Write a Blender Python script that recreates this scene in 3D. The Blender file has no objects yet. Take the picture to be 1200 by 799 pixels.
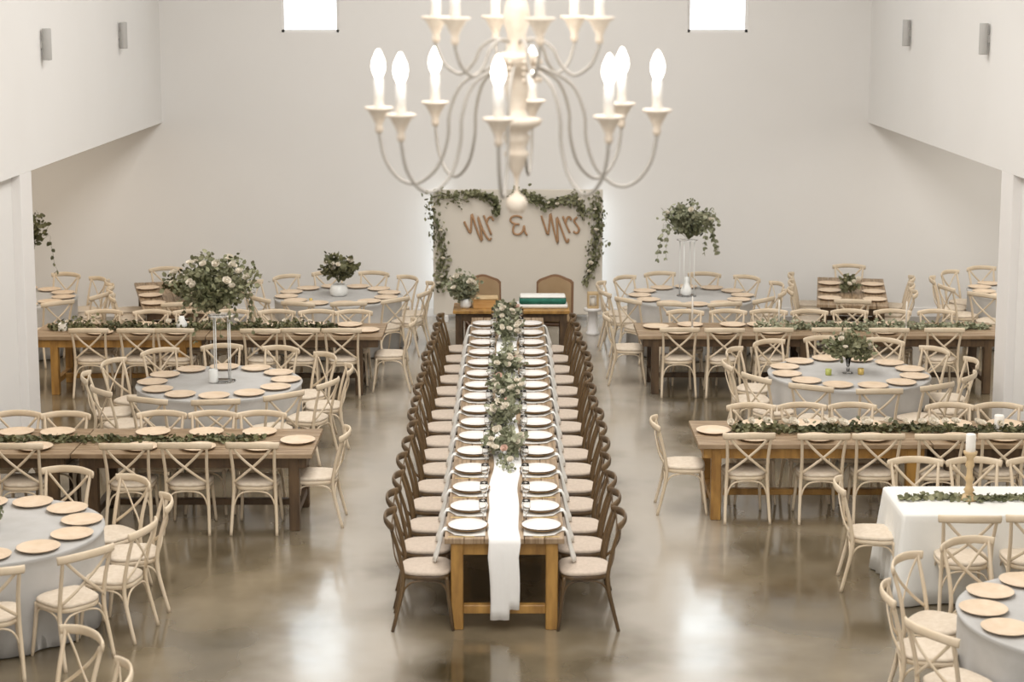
import bpy, math, random
from mathutils import Vector, Matrix, noise
R = math.radians
PI = math.pi
C = bpy.context.scene.collection
sc = bpy.context.scene

# ------------------------------------------------------------------ camera
PITCH = math.atan(306.0/2050.0)
cam_d = bpy.data.cameras.new('camera'); cam = bpy.data.objects.new('camera', cam_d); C.objects.link(cam)
cam.location = (0, 0, 5.0)
cam.rotation_euler = (PI/2-PITCH, 0, 0)
cam_d.sensor_width = 36.0
cam_d.lens = 36.0*2050/1200
cam_d.shift_y = -100.5/1200
cam_d.clip_end = 200
cam_d.dof.use_dof = True
cam_d.dof.focus_distance = 18.5
cam_d.dof.aperture_fstop = 2.2
sc.camera = cam

# ------------------------------------------------------------------ view + world
sc.view_settings.view_transform = 'Standard'
sc.view_settings.look = 'None'
sc.view_settings.gamma = 1
sc.view_settings.use_curve_mapping = False
sc.view_settings.exposure = 0.0
w = bpy.data.worlds.new('overcast_sky'); sc.world = w; w.use_nodes = True
w.node_tree.nodes['Background'].inputs[0].default_value = (0.86, 0.95, 1.0, 1)
w.node_tree.nodes['Background'].inputs[1].default_value = 3.0

def area(name, loc, rot, sx, sy, power, col):
    d = bpy.data.lights.new(name, 'AREA'); d.shape = 'RECTANGLE'; d.size = sx; d.size_y = sy
    d.energy = power; d.color = col
    o = bpy.data.objects.new(name, d); C.objects.link(o); o.location = loc; o.rotation_euler = rot
    return o
area('nave_overhead_fill', (0, 12.5, 8.3), (0, 0, 0), 4.0, 23.0, 1380, (1.0, 0.975, 0.945))  # added overhead fill light, the ceiling above it is closed
area('behind_camera_fill', (0, -2.2, 4.6), (R(78), 0, 0), 8.0, 5.0, 230, (1.0, 0.975, 0.95))  # unseen fill light added behind the camera, no doorway there
area('left_aisle_fill', (-7.8, 19.0, 3.22), (0, 0, 0), 3.6, 14.0, 210, (1.0, 0.86, 0.70))  # added fill, brightens the left aisle from above without a fitting
area('right_aisle_fill', (7.8, 19.0, 3.22), (0, 0, 0), 3.6, 14.0, 270, (1.0, 0.95, 0.88))  # same added fill for the right aisle, no lamp hangs here
for _x, _a in ((-0.98, R(52)), (1.16, R(-52))):
    area('backdrop_backlight', (_x, 26.80, 1.05), (R(90), 0, _a), 0.16, 1.7, 4, (0.86, 0.94, 1.0))

# ------------------------------------------------------------------ materials
def mat(name, col, rough=0.6, metal=0.0, col2=None, scale=8.0, stretch=(1, 1, 1), bump=0.0, bscale=None, spec=0.5, ior=1.5, trans=0.0, emit=None, estr=0.0, coords='Object', coat=0.0, lo=.35, hi=.65, sss=0.0, rough2=None):
    m = bpy.data.materials.new(name); m.use_nodes = True
    nt = m.node_tree; b = nt.nodes['Principled BSDF']
    b.inputs['Base Color'].default_value = (*col, 1)
    b.inputs['Roughness'].default_value = rough
    b.inputs['Metallic'].default_value = metal
    b.inputs['IOR'].default_value = ior
    b.inputs['Specular IOR Level'].default_value = spec
    b.inputs['Transmission Weight'].default_value = trans
    b.inputs['Coat Weight'].default_value = coat
    if emit:
        b.inputs['Emission Color'].default_value = (*emit, 1); b.inputs['Emission Strength'].default_value = estr
    if col2 or bump or rough2 is not None:
        tc = nt.nodes.new('ShaderNodeTexCoord'); mp = nt.nodes.new('ShaderNodeMapping')
        mp.inputs['Scale'].default_value = stretch
        nt.links.new(tc.outputs[coords], mp.inputs['Vector'])
        n = nt.nodes.new('ShaderNodeTexNoise'); n.inputs['Scale'].default_value = scale; n.inputs['Detail'].default_value = 5
        nt.links.new(mp.outputs[0], n.inputs['Vector'])
        if col2:
            r = nt.nodes.new('ShaderNodeValToRGB'); r.color_ramp.elements[0].color = (*col, 1); r.color_ramp.elements[1].color = (*col2, 1)
            r.color_ramp.elements[0].position = lo; r.color_ramp.elements[1].position = hi
            nt.links.new(n.outputs['Fac'], r.inputs['Fac']); nt.links.new(r.outputs[0], b.inputs['Base Color'])
        if rough2 is not None:
            mr = nt.nodes.new('ShaderNodeMapRange'); mr.inputs['From Min'].default_value = .3; mr.inputs['From Max'].default_value = .7
            mr.inputs['To Min'].default_value = rough; mr.inputs['To Max'].default_value = rough2
            nt.links.new(n.outputs['Fac'], mr.inputs['Value']); nt.links.new(mr.outputs[0], b.inputs['Roughness'])
        if bump:
            bp = nt.nodes.new('ShaderNodeBump'); bp.inputs['Strength'].default_value = bump; bp.inputs['Distance'].default_value = 0.01
            if bscale:
                n2 = nt.nodes.new('ShaderNodeTexNoise'); n2.inputs['Scale'].default_value = bscale; nt.links.new(mp.outputs[0], n2.inputs['Vector'])
                nt.links.new(n2.outputs['Fac'], bp.inputs['Height'])
            else:
                nt.links.new(n.outputs['Fac'], bp.inputs['Height'])
            nt.links.new(bp.outputs[0], b.inputs['Normal'])
    return m

M = {}
M['wall'] = mat('painted_drywall', (0.81, 0.797, 0.775), 0.85, col2=(0.79, 0.775, 0.75), scale=0.5, bump=0.03, bscale=60)
M['trim'] = mat('white_trim_paint', (0.84, 0.82, 0.80), 0.5)
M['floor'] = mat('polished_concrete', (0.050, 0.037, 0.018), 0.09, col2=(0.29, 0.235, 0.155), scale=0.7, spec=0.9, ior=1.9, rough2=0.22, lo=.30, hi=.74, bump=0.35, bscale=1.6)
# reflected light painted into the concrete as paler bands along the two walkways
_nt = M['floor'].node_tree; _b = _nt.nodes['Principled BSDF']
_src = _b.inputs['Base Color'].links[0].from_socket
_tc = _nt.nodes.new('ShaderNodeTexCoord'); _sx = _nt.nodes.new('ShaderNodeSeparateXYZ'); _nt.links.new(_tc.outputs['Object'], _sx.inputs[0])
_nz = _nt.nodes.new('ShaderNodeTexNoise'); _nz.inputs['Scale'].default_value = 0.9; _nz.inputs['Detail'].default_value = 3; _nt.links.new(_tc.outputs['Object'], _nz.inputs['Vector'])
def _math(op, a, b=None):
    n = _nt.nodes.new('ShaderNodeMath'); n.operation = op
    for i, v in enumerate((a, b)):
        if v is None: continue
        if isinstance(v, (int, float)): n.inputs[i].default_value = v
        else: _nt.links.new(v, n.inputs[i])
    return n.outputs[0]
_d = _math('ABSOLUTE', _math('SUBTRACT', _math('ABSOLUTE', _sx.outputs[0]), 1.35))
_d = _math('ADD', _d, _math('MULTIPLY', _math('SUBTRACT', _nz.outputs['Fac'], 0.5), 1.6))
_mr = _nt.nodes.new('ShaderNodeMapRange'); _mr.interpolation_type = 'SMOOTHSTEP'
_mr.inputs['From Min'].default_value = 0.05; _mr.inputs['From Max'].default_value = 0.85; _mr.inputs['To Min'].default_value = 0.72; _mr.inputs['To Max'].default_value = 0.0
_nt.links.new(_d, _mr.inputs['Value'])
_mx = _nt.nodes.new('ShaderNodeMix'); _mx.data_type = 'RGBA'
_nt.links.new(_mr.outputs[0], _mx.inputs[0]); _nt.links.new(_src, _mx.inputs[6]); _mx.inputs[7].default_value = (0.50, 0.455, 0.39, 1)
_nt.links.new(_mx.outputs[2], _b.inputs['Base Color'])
M['cream'] = mat('limewashed_beech', (0.74, 0.625, 0.48), 0.5, col2=(0.66, 0.54, 0.385), scale=5, stretch=(1, 1, .3))
M['cream_seat'] = mat('cream_seat_pad', (0.71, 0.615, 0.50), 0.8, col2=(0.64, 0.54, 0.42), scale=30, bump=.1)
M['walnut'] = mat('dark_stained_beech', (0.060, 0.034, 0.014), 0.4, col2=(0.145, 0.088, 0.038), scale=6, stretch=(1, 1, .25))
M['pale_seat'] = mat('pale_linen_seat_pad', (0.56, 0.47, 0.385), 0.85, col2=(0.50, 0.415, 0.335), scale=40, bump=.1)
M['tabletop'] = mat('weathered_pine_boards', (0.19, 0.12, 0.06), 0.5, col2=(0.38, 0.275, 0.175), scale=3.0, stretch=(1.0, 14, 1), bump=.1)
M['tablewood'] = mat('stained_pine_frame', (0.25, 0.125, 0.03), 0.45, col2=(0.46, 0.255, 0.065), scale=3, stretch=(4, 4, 1), bump=.1)
M['darkframe'] = mat('dark_stained_pine_frame', (0.060, 0.035, 0.017), 0.5, col2=(0.125, 0.075, 0.036), scale=3, stretch=(4, 4, 1), bump=.1)
M['cloth'] = mat('dusty_blue_grey_linen', (0.50, 0.49, 0.475), 0.9, col2=(0.445, 0.435, 0.415), scale=4, bump=.15, bscale=150)
M['white_cloth'] = mat('white_linen', (0.78, 0.77, 0.73), 0.9, bump=.1, scale=80)
M['gauze'] = mat('white_gauze', (0.84, 0.83, 0.81), 0.9, bump=.2, scale=120)
M['charger'] = mat('natural_beige_charger', (0.75, 0.60, 0.45), 0.38, col2=(0.68, 0.53, 0.375), scale=9)
M['gold_charger'] = mat('gold_rimmed_charger', (0.30, 0.18, 0.075), 0.4, metal=.3)
M['china'] = mat('white_china', (0.84, 0.80, 0.76), 0.25)
M['leaf'] = mat('eucalyptus_leaf', (0.10, 0.11, 0.045), 0.6, col2=(0.30, 0.295, 0.175), scale=6)
M['dark_leaf'] = mat('dark_olive_leaf', (0.06, 0.063, 0.025), 0.6, col2=(0.17, 0.165, 0.075), scale=6)
M['pale_leaf'] = mat('dusty_sage_leaf', (0.15, 0.165, 0.09), 0.7, col2=(0.38, 0.385, 0.265), scale=6)
M['stem'] = mat('green_stem', (0.16, 0.17, 0.08), 0.7)
M['rose'] = mat('ivory_rose_petal', (0.85, 0.79, 0.68), 0.7)
M['blush'] = mat('blush_rose_petal', (0.80, 0.60, 0.50), 0.7)
M['glass'] = mat('clear_glass', (0.97, 0.98, 0.98), 0.02, trans=1.0, ior=1.45)
M['pane'] = mat('window_glass', (1, 1, 1), 0.0, trans=1.0, ior=1.02)
M['milk'] = mat('frosted_white_glass', (0.83, 0.84, 0.82), 0.3)
M['wax'] = mat('white_candle_wax', (0.88, 0.85, 0.79), 0.5)
M['gold'] = mat('aged_gold', (0.60, 0.44, 0.19), 0.35, metal=.7)
M['chandwood'] = mat('whitewashed_turned_wood', (0.66, 0.56, 0.45), 0.6, col2=(0.78, 0.70, 0.60), scale=12)
M['iron'] = mat('weathered_grey_iron', (0.36, 0.335, 0.30), 0.55)
M['bulb'] = mat('glowing_bulb', (1, 1, 1), 0.3, emit=(1.0, 0.95, 0.86), estr=9.0)
M['sleeve'] = mat('candle_sleeve', (0.88, 0.86, 0.82), 0.5)
M['panel'] = mat('ivory_painted_panel', (0.70, 0.65, 0.57), 0.7)
M['lettering'] = mat('cut_plywood', (0.45, 0.27, 0.15), 0.6, col2=(0.38, 0.22, 0.11), scale=20)
M['leather'] = mat('tan_velvet_upholstery', (0.30, 0.20, 0.105), 0.8, col2=(0.36, 0.25, 0.14), scale=3)
M['leatherwood'] = mat('reddish_oak_frame', (0.20, 0.105, 0.05), 0.5)
M['emerald'] = mat('emerald_velvet', (0.012, 0.11, 0.075), 0.8, col2=(0.02, 0.16, 0.11), scale=12)
M['crate'] = mat('honey_pine_box', (0.48, 0.25, 0.075), 0.5, col2=(0.58, 0.34, 0.13), scale=4, stretch=(1, 6, 6))
M['sconce'] = mat('brushed_grey_sconce', (0.46, 0.45, 0.43), 0.5)
M['wood_light'] = mat('turned_light_oak', (0.62, 0.46, 0.26), 0.5, col2=(0.52, 0.36, 0.18), scale=8, stretch=(1, 1, .3))
M['amber'] = mat('amber_glass_votive', (0.62, 0.45, 0.14), 0.25, metal=.2)
M['lime'] = mat('green_glass_votive', (0.42, 0.45, 0.12), 0.25)

# ------------------------------------------------------------------ mesh builder
class MB:
    def __init__(s): s.v = []; s.f = []
    def add(s, vs, fs):
        o = len(s.v); s.v += [tuple(v) for v in vs]; s.f += [tuple(i+o for i in f) for f in fs]; return s
    def box(s, x0, y0, z0, x1, y1, z1, b=0.0, rot=None, org=None):
        # box with chamfered vertical and horizontal edges
        b = min(b, (x1-x0)/2.01, (y1-y0)/2.01, (z1-z0)/2.01)
        if b <= 0:
            vs = [(x, y, z) for z in (z0, z1) for y in (y0, y1) for x in (x0, x1)]
            fs = [(0, 2, 3, 1), (4, 5, 7, 6), (0, 1, 5, 4), (2, 6, 7, 3), (0, 4, 6, 2), (1, 3, 7, 5)]
        else:
            def ring(z, i): return [(x0+i, y0+b, z), (x0+b, y0+i, z), (x1-b, y0+i, z), (x1-i, y0+b, z), (x1-i, y1-b, z), (x1-b, y1-i, z), (x0+b, y1-i, z), (x0+i, y1-b, z)]
            def inner(z): return [(x0+b, y0+b, z)]*0 + [(x0+b, y0+b*1.6, z), (x0+b*1.6, y0+b, z), (x1-b*1.6, y0+b, z), (x1-b, y0+b*1.6, z), (x1-b, y1-b*1.6, z), (x1-b*1.6, y1-b, z), (x0+b*1.6, y1-b, z), (x0+b, y1-b*1.6, z)]
            if (x1-x0) < 3.3*b or (y1-y0) < 3.3*b:
                rs = [ring(z0, 0), ring(z1, 0)]
            else:
                rs = [inner(z0), ring(z0+b, 0), ring(z1-b, 0), inner(z1)]
            vs = [p for r in rs for p in r]; fs = [tuple(range(7, -1, -1)), tuple(range(8*(len(rs)-1), 8*len(rs)))]
            for k in range(len(rs)-1):
                for i in range(8):
                    j = (i+1) % 8; fs.append((k*8+i, k*8+j, k*8+8+j, k*8+8+i))
        if rot is not None:
            mx = Matrix.Translation(org or (0, 0, 0)) @ rot
            vs = [mx @ Vector(v) for v in vs]
        return s.add(vs, fs)
    def lathe(s, prof, seg=20, c=(0, 0, 0), cap=True, warp=None):
        vs = []; fs = []
        for (r, z) in prof:
            for i in range(seg):
                a = 2*PI*i/seg; rr = r
                if warp: rr = warp(r, z, a)
                vs.append((c[0]+rr*math.cos(a), c[1]+rr*math.sin(a), c[2]+z))
        n = len(prof)
        for k in range(n-1):
            for i in range(seg):
                j = (i+1) % seg; fs.append((k*seg+i, k*seg+j, (k+1)*seg+j, (k+1)*seg+i))
        if cap:
            fs.append(tuple(reversed(range(seg)))); fs.append(tuple(range((n-1)*seg, n*seg)))
        return s.add(vs, fs)
    def tube(s, pts, r, seg=8, smooth=3, flat=None):
        """sweep; r number or list; flat=(rx, rz) elliptical section, up axis z"""
        P = [Vector(p) for p in pts]
        rs = r if isinstance(r, (list, tuple)) else [r]*len(P)
        if smooth and len(P) > 2:
            Q = []; RR = []
            for i in range(len(P)-1):
                p0 = P[max(i-1, 0)]; p1 = P[i]; p2 = P[i+1]; p3 = P[min(i+2, len(P)-1)]
                for k in range(smooth):
                    t = k/smooth
                    Q.append(0.5*((2*p1)+(p2-p0)*t+(2*p0-5*p1+4*p2-p3)*t*t+(3*p1-p0-3*p2+p3)*t**3)); RR.append(rs[i]*(1-t)+rs[i+1]*t)
            Q.append(P[-1]); RR.append(rs[-1]); P = Q; rs = RR
        vs = []; fs = []; prev = None
        for i, p in enumerate(P):
            t = (P[min(i+1, len(P)-1)]-P[max(i-1, 0)]).normalized()
            if flat:
                u = Vector((0, 0, 1)); u = (u-t*u.dot(t)).normalized() if abs(t.z) < .98 else Vector((0, 1, 0))
            else:
                if prev is None:
                    u = Vector((0, 0, 1)) if abs(t.z) < .9 else Vector((1, 0, 0))
                else: u = prev
                u = (u-t*u.dot(t)).normalized(); prev = u
            w_ = t.cross(u)
            for k in range(seg):
                a = 2*PI*k/seg
                if flat: vs.append(p+w_*math.cos(a)*flat[0]+u*math.sin(a)*flat[1])
                else: vs.append(p+(w_*math.cos(a)+u*math.sin(a))*rs[i])
        n = len(P)
        for i in range(n-1):
            for k in range(seg):
                j = (k+1) % seg; fs.append((i*seg+k, i*seg+j, (i+1)*seg+j, (i+1)*seg+k))
        fs.append(tuple(reversed(range(seg)))); fs.append(tuple(range((n-1)*seg, n*seg)))
        return s.add(vs, fs)
    def build(s, name, m, parent=None, smooth=False, loc=None):
        me = bpy.data.meshes.new(name); me.from_pydata(s.v, [], s.f); me.update()
        if smooth:
            me.polygons.foreach_set('use_smooth', [True]*len(me.polygons))
        me.materials.append(m)
        o = bpy.data.objects.new(name, me); C.objects.link(o)
        if parent: o.parent = parent
        if loc: o.location = loc
        return o

def tag(o, label=None, cat=None, group=None, kind=None):
    if label: o['label'] = label
    if cat: o['category'] = cat
    if group: o['group'] = group
    if kind: o['kind'] = kind
    return o
def empty(name, loc=(0, 0, 0), rz=0.0):
    o = bpy.data.objects.new(name, None); C.objects.link(o); o.location = loc; o.rotation_euler = (0, 0, rz); o.empty_display_size = .1
    return o
KIDS = {}
def copy_tree(o, parent=None):
    c = o.copy(); C.objects.link(c)
    if parent: c.parent = parent
    if o.name not in KIDS: KIDS[o.name] = list(o.children)
    for ch in KIDS[o.name]: copy_tree(ch, c)
    return c
class Proto:
    """first placement moves the prototype itself, later ones copy it with its parts"""
    def __init__(s, root): s.root = root; s.used = False
    def place(s, loc, rz, label, group=None, scale=None):
        if not s.used: s.used = True; o = s.root
        else: o = copy_tree(s.root)
        o.location = loc; o.rotation_euler = (0, 0, rz); o['label'] = label
        if scale: o.scale = scale
        if group: o['group'] = group
        elif 'group' in o: del o['group']
        return o
ORD = ['first', 'second', 'third', 'fourth', 'fifth', 'sixth', 'seventh', 'eighth', 'ninth', 'tenth', 'eleventh', 'twelfth', 'thirteenth', 'fourteenth', 'fifteenth', 'sixteenth']
CLOCK = ["three o'clock", "two o'clock", "one o'clock", "twelve o'clock", "eleven o'clock", "ten o'clock", "nine o'clock", "eight o'clock", "seven o'clock", "six o'clock", "five o'clock", "four o'clock"]

# ------------------------------------------------------------------ room shell
XL, XR, YB = -5.4, 5.5, 27.0
SOF = 3.04; NZ = 8.6; AZ = 3.25
def struct(name, mb, m, smooth=False): return tag(mb.build(name, m, smooth=smooth), kind='structure')
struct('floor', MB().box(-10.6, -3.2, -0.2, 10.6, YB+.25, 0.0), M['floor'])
struct('ceiling', MB().box(XL-.3, -3.2, NZ, XR+.3, YB+.25, NZ+.2), M['wall'])
struct('ceiling_left_aisle', MB().box(-10.6, -3.2, AZ, XL-.2, YB+.25, AZ+.2), M['wall'])
struct('ceiling_right_aisle', MB().box(XR+.2, -3.2, AZ, 10.6, YB+.25, AZ+.2), M['wall'])
WZ0, WZ1 = 4.42, 6.25
w1, w2, w3, w4 = -3.53, -2.65, 2.69, 3.61
mb = MB()
mb.box(-10.6, YB, 0, 10.6, YB+.2, WZ0)
mb.box(XL-.2, YB, WZ1, XR+.2, YB+.2, NZ)
for a, b in ((XL-.2, w1), (w2, w3), (w4, XR+.2)): mb.box(a, YB, WZ0, b, YB+.2, WZ1)
struct('wall_back', mb, M['wall'])
struct('wall_front', MB().box(-10.6, -3.4, 0, 10.6, -3.2, NZ), M['wall'])
struct('wall_left_aisle', MB().box(-10.6, -3.2, 0, -10.4, YB, AZ), M['wall'])
struct('wall_right_aisle', MB().box(10.4, -3.2, 0, 10.6, YB, AZ), M['wall'])
# nave walls above the aisle openings, with posts and infill bays nearer the camera
for s_, X, nm in ((-1, XL, 'left'), (1, XR, 'right')):
    X2 = X+s_*.22
    struct('wall_'+nm, MB().box(min(X, X2), -3.2, SOF, max(X, X2), YB, NZ), M['wall'])
    struct('wall_post_'+nm, MB().box(min(X, X2), 19.12, 0, max(X, X2), 19.57, SOF, .006), M['trim'])
    struct('wall_infill_'+nm, MB().box(min(X+s_*.1, X2), 17.55, 0, max(X+s_*.1, X2), 19.12, SOF), M['wall'])
    struct('wall_near_post_'+nm, MB().box(min(X, X2), 17.1, 0, max(X, X2), 17.55, SOF, .006), M['trim'])
mb = MB().box(-10.4, YB-.018, 0, 10.4, YB, .14)
struct('baseboard_back', mb, M['trim'])
for i, (a, b) in enumerate(((w1, w2), (w3, w4))):
    fr = MB(); t = .04
    fr.box(a, YB+.03, WZ0, a+t, YB+.1, WZ1); fr.box(b-t, YB+.03, WZ0, b, YB+.1, WZ1)
    fr.box(a, YB+.03, WZ0, b, YB+.1, WZ0+t); fr.box(a, YB+.03, WZ1-t, b, YB+.1, WZ1)
    o = struct('window_%d' % (i+1), fr, M['trim'])
    MB().box(a+t-.01, YB+.06, WZ0+t-.01, b-t+.01, YB+.068, WZ1-t+.01).build('pane', M['pane'], o)
# sconces
def make_sconce():
    r = empty('wall_sconce')
    r['category'] = 'wall lamp'
    MB().lathe([(0.0, -.18), (.05, -.18), (.052, -.17), (.052, .17), (.05, .18), (.044, .178), (.044, .15), (0.0, .15)], 20, cap=False).build('cylinder_shade', M['sconce'], r, True)
    MB().box(-.03, .045, -.05, .03, .066, .05, .004).build('wall_mount', M['sconce'], r)
    return r
P_sc = Proto(make_sconce())
for (X, Y, Z, rz, lb) in ((XL+.066, 20.2, 4.43, R(90), 'grey cylinder wall lamp nearest the camera on the left upper wall'),
                          (XL+.066, 24.2, 4.44, R(90), 'grey cylinder wall lamp nearer the end wall on the left upper wall'),
                          (XR-.066, 24.3, 4.47, R(-90), 'grey cylinder wall lamp nearer the end wall on the right upper wall'),
                          (XR-.066, 20.3, 4.49, R(-90), 'grey cylinder wall lamp nearest the camera on the right upper wall')):
    P_sc.place((X, Y, Z), rz, lb, 'cylinder wall lamps on the upper walls')

# ------------------------------------------------------------------ cross-back chair
def make_chair(wood, seatm, label):
    r = empty('cross_back_chair'); tag(r, label, 'chair')
    for s in (-1, 1):
        MB().tube([(s*.215, -.275, .0), (s*.208, -.235, .16), (s*.198, -.195, .34), (s*.193, -.19, .47), (s*.195, -.225, .66), (s*.208, -.275, .83), (s*.212, -.285, .868)], [.014, .0155, .017, .017, .0155, .014, .013], 8).build('rear_leg', wood, r, True)
        MB().tube([(s*.20, .205, 0), (s*.188, .185, .16), (s*.178, .165, .32), (s*.175, .155, .435)], [.0125, .0155, .0165, .0165], 8).build('leg', wood, r, True)
    MB().tube([(-.245, -.262, .862), (-.2, -.292, .868), (-.1, -.328, .878), (0, -.338, .88), (.1, -.328, .878), (.2, -.292, .868), (.245, -.262, .862)], 1, 10, flat=(.0125, .033)).build('top_rail', wood, r, True)
    for s in (-1, 1):
        MB().tube([(s*.19, -.2, .49), (s*.10, -.246-.006*s, .57), (0, -.268-.008*s, .655), (-s*.10, -.285-.006*s, .75), (-s*.185, -.282, .845)], 1, 8, flat=(.006, .0125)).build('cross_strut', wood, r, True)
    # seat frame and pad: rounded trapezoid
    def outline(k, n=28):
        pts = []
        for i in range(n):
            a = 2*PI*i/n; c_, s_ = math.cos(a), math.sin(a)
            x = math.copysign(abs(c_)**.62, c_); y = math.copysign(abs(s_)**.62, s_)
            pts.append((x*(.205+.018*y)*k, -.012+y*.205*k))
        return pts
    def slab(prof):
        m = MB(); rings = [outline(k) for k, z in prof]; n = 28
        vs = [(x, y, prof[i][1]) for i, rg in enumerate(rings) for x, y in rg]; fs = [tuple(reversed(range(n))), tuple(range((len(prof)-1)*n, len(prof)*n))]
        for k in range(len(prof)-1):
            for i in range(n):
                j = (i+1) % n; fs.append((k*n+i, k*n+j, (k+1)*n+j, (k+1)*n+i))
        return m.add(vs, fs)
    slab([(.97, .415), (1.0, .42), (1.0, .445), (.97, .45)]).build('seat_frame', wood, r, True)
    slab([(.95, .449), (1.0, .456), (1.0, .472), (.93, .482), (.6, .487)]).build('seat', seatm, r, True)
    # bentwood hoops between the legs
    hz = .27
    for (a, b) in (((-.19, -.205), (.19, -.205)), ((-.18, .175), (.18, .175)), ((-.193, -.2), (-.18, .17)), ((.193, -.2), (.18, .17))):
        pts = []
        for t, z in ((0, hz), (.06, .34), (.2, .393), (.5, .408), (.8, .393), (.94, .34), (1, hz)):
            pts.append((a[0]+(b[0]-a[0])*t, a[1]+(b[1]-a[1])*t, z))
        MB().tube(pts, .0085, 6).build('hoop_brace', wood, r, True)
    return r
P_cream = Proto(make_chair(M['cream'], M['cream_seat'], 'x'))
P_dark = Proto(make_chair(M['walnut'], M['pale_seat'], 'x'))
rnd = random.Random(5)
def face(dx, dy): return math.atan2(dy, dx)-PI/2
def chair(P, x, y, rz, label, group, j=.02):
    P.place((x+rnd.uniform(-j, j), y+rnd.uniform(-j, j), 0), rz+rnd.uniform(-1, 1)*j*1.5, label, group)

# ------------------------------------------------------------------ farm table
def farm_table(cx, cy, L, W, rz, label, group, top='tabletop', frame='tablewood', inset=.13):
    r = empty('farm_table', (cx, cy, 0), rz); tag(r, label, 'table', group)
    m = MB(); nb = 6; bw = W/nb
    for i in range(nb): m.box(-L/2, -W/2+i*bw+.002, .715, L/2, -W/2+(i+1)*bw-.002, .76, .004)
    m.build('tabletop', M[top], r)
    m = MB(); a = .07; h0 = .61
    for s in (-1, 1):
        m.box(-L/2+a, s*(W/2-a)-.012, h0, L/2-a, s*(W/2-a)+.012, .715); m.box(s*(L/2-a)-.012, -W/2+a, h0, s*(L/2-a)+.012, W/2-a, .715)
    m.build('apron', M[frame], r)
    lx, ly, lw = L/2-inset, W/2-.10, .048
    for sx in (-1, 1):
        for sy in (-1, 1):
            MB().box(sx*lx-lw, sy*ly-lw, 0, sx*lx+lw, sy*ly+lw, .715, .006).build('leg', M[frame], r)
    for sx in (-1, 1): MB().box(sx*lx-.035, -ly+lw, .13, sx*lx+.035, ly-lw, .20, .006).build('stretcher', M[frame], r)
    MB().box(-lx+.03, -.035, .135, lx-.03, .035, .195, .006).build('long_stretcher', M[frame], r)
    return r
CX = -.06
cw = ['nearest the camera', 'second from the camera', 'third from the camera', 'farthest one, before the head table']
for i in range(4):
    farm_table(CX, 13.29+2.38*(i+.5), 2.374, .95, R(90), 'wooden farm table of the long centre row, '+cw[i], 'centre row farm tables', frame='tablewood' if i == 0 else 'darkframe', inset=.07)

ROWS = {}
def row(key, x0, x1, y0, y1, labels, group, frames=('tablewood', 'tablewood'), inset=.18):
    n = len(labels); L = (x1-x0)/n
    for i in range(n):
        farm_table(x0+(i+.5)*L, (y0+y1)/2, L-.012, y1-y0, 0, labels[i], group, frame=frames[i], inset=inset)
row('L1', -6.38, -1.86, 15.85, 16.82, ['brown farm table at the front left, outer one cut by the picture edge', 'brown farm table at the front left, inner one beside the open floor'], 'front left farm tables', ('darkframe', 'darkframe'))
row('R1', 1.77, 6.25, 16.2, 17.15, ['brown farm table at the front right, inner one beside the open floor', 'dark brown farm table at the front right, outer one cut by the picture edge'], 'front right farm tables', ('tablewood', 'darkframe'))
row('L2', -6.06, -1.62, 21.5, 22.42, ['brown farm table of the rear left row, outer one beside the white pier', 'brown farm table of the rear left row, inner one with a dark end leg'], 'rear left farm tables', ('tablewood', 'darkframe'), .3)
row('R2', 1.58, 6.22, 21.55, 22.45, ['brown farm table of the rear right row, inner one with a dark end leg', 'brown farm table of the rear right row, outer one beside the white pier'], 'rear right farm tables', ('darkframe', 'darkframe'), .22)
farm_table(-4.85, 24.62, 2.35, .95, R(105), 'dark farm table running towards the back wall in the far left corner', None, frame='darkframe')
farm_table(4.90, 24.9, 2.4, .98, R(80), 'dark farm table running towards the back wall in the far right corner', None, frame='darkframe')

# ------------------------------------------------------------------ plates etc.
def make_charger(m, nm='charger_plate'):
    o = MB().lathe([(.001, 0), (.11, 0), (.115, .003), (.155, .019), (.166, .026), (.168, .028), (.165, .029), (.12, .0095), (.11, .0075), (.001, .0075)], 36, cap=False).build(nm, m, smooth=True)
    o['category'] = 'plate'; return o
P_ch = Proto(make_charger(M['charger']))
P_gch = Proto(make_charger(M['gold_charger']))
def make_plate():
    o = MB().lathe([(.001, 0), (.085, 0), (.09, .003), (.146, .024), (.157, .027), (.155, .029), (.10, .013), (.001, .011)], 32, cap=False).build('dinner_plate', M['china'], smooth=True)
    o['category'] = 'plate'; return o
P_pl = Proto(make_plate())
def make_napkin():
    # folded napkin lying under the plate's outer side and dropping over the table edge (+Y is outward)
    m = MB(); vs = []; prof = [(-.14, .004, .19, .003), (.0, .004, .20, .003), (.10, .004, .17, .003), (.165, .006, .06, .004), (.192, .002, .042, .008), (.208, -.03, .036, .013), (.222, -.09, .034, .016), (.238, -.16, .036, .018), (.256, -.22, .040, .020), (.268, -.262, .036, .018)]
    n = 16; fs = []
    for i, (y, z, w_, t_) in enumerate(prof):
        y2, z2 = prof[min(i+1, len(prof)-1)][:2]; y1, z1 = prof[max(i-1, 0)][:2]
        l = math.hypot(y2-y1, z2-z1); ny, nz = -(z2-z1)/l, (y2-y1)/l
        for k in range(n):
            a = 2*PI*k/n; rip = 1+(.22*math.sin(3*a+i*.4) if i > 4 else 0)
            vs.append((w_*math.cos(a)*rip, y+ny*t_*math.sin(a)*rip, z+nz*t_*math.sin(a)*rip))
    for i in range(len(prof)-1):
        for k in range(n): j = (k+1) % n; fs.append((i*n+k, i*n+j, (i+1)*n+j, (i+1)*n+k))
    fs += [tuple(reversed(range(n))), tuple(range((len(prof)-1)*n, len(prof)*n))]
    o = m.add(vs, fs).build('napkin', M['white_cloth'], smooth=True); o['category'] = 'napkin'; return o
P_nap = Proto(make_napkin())
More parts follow.
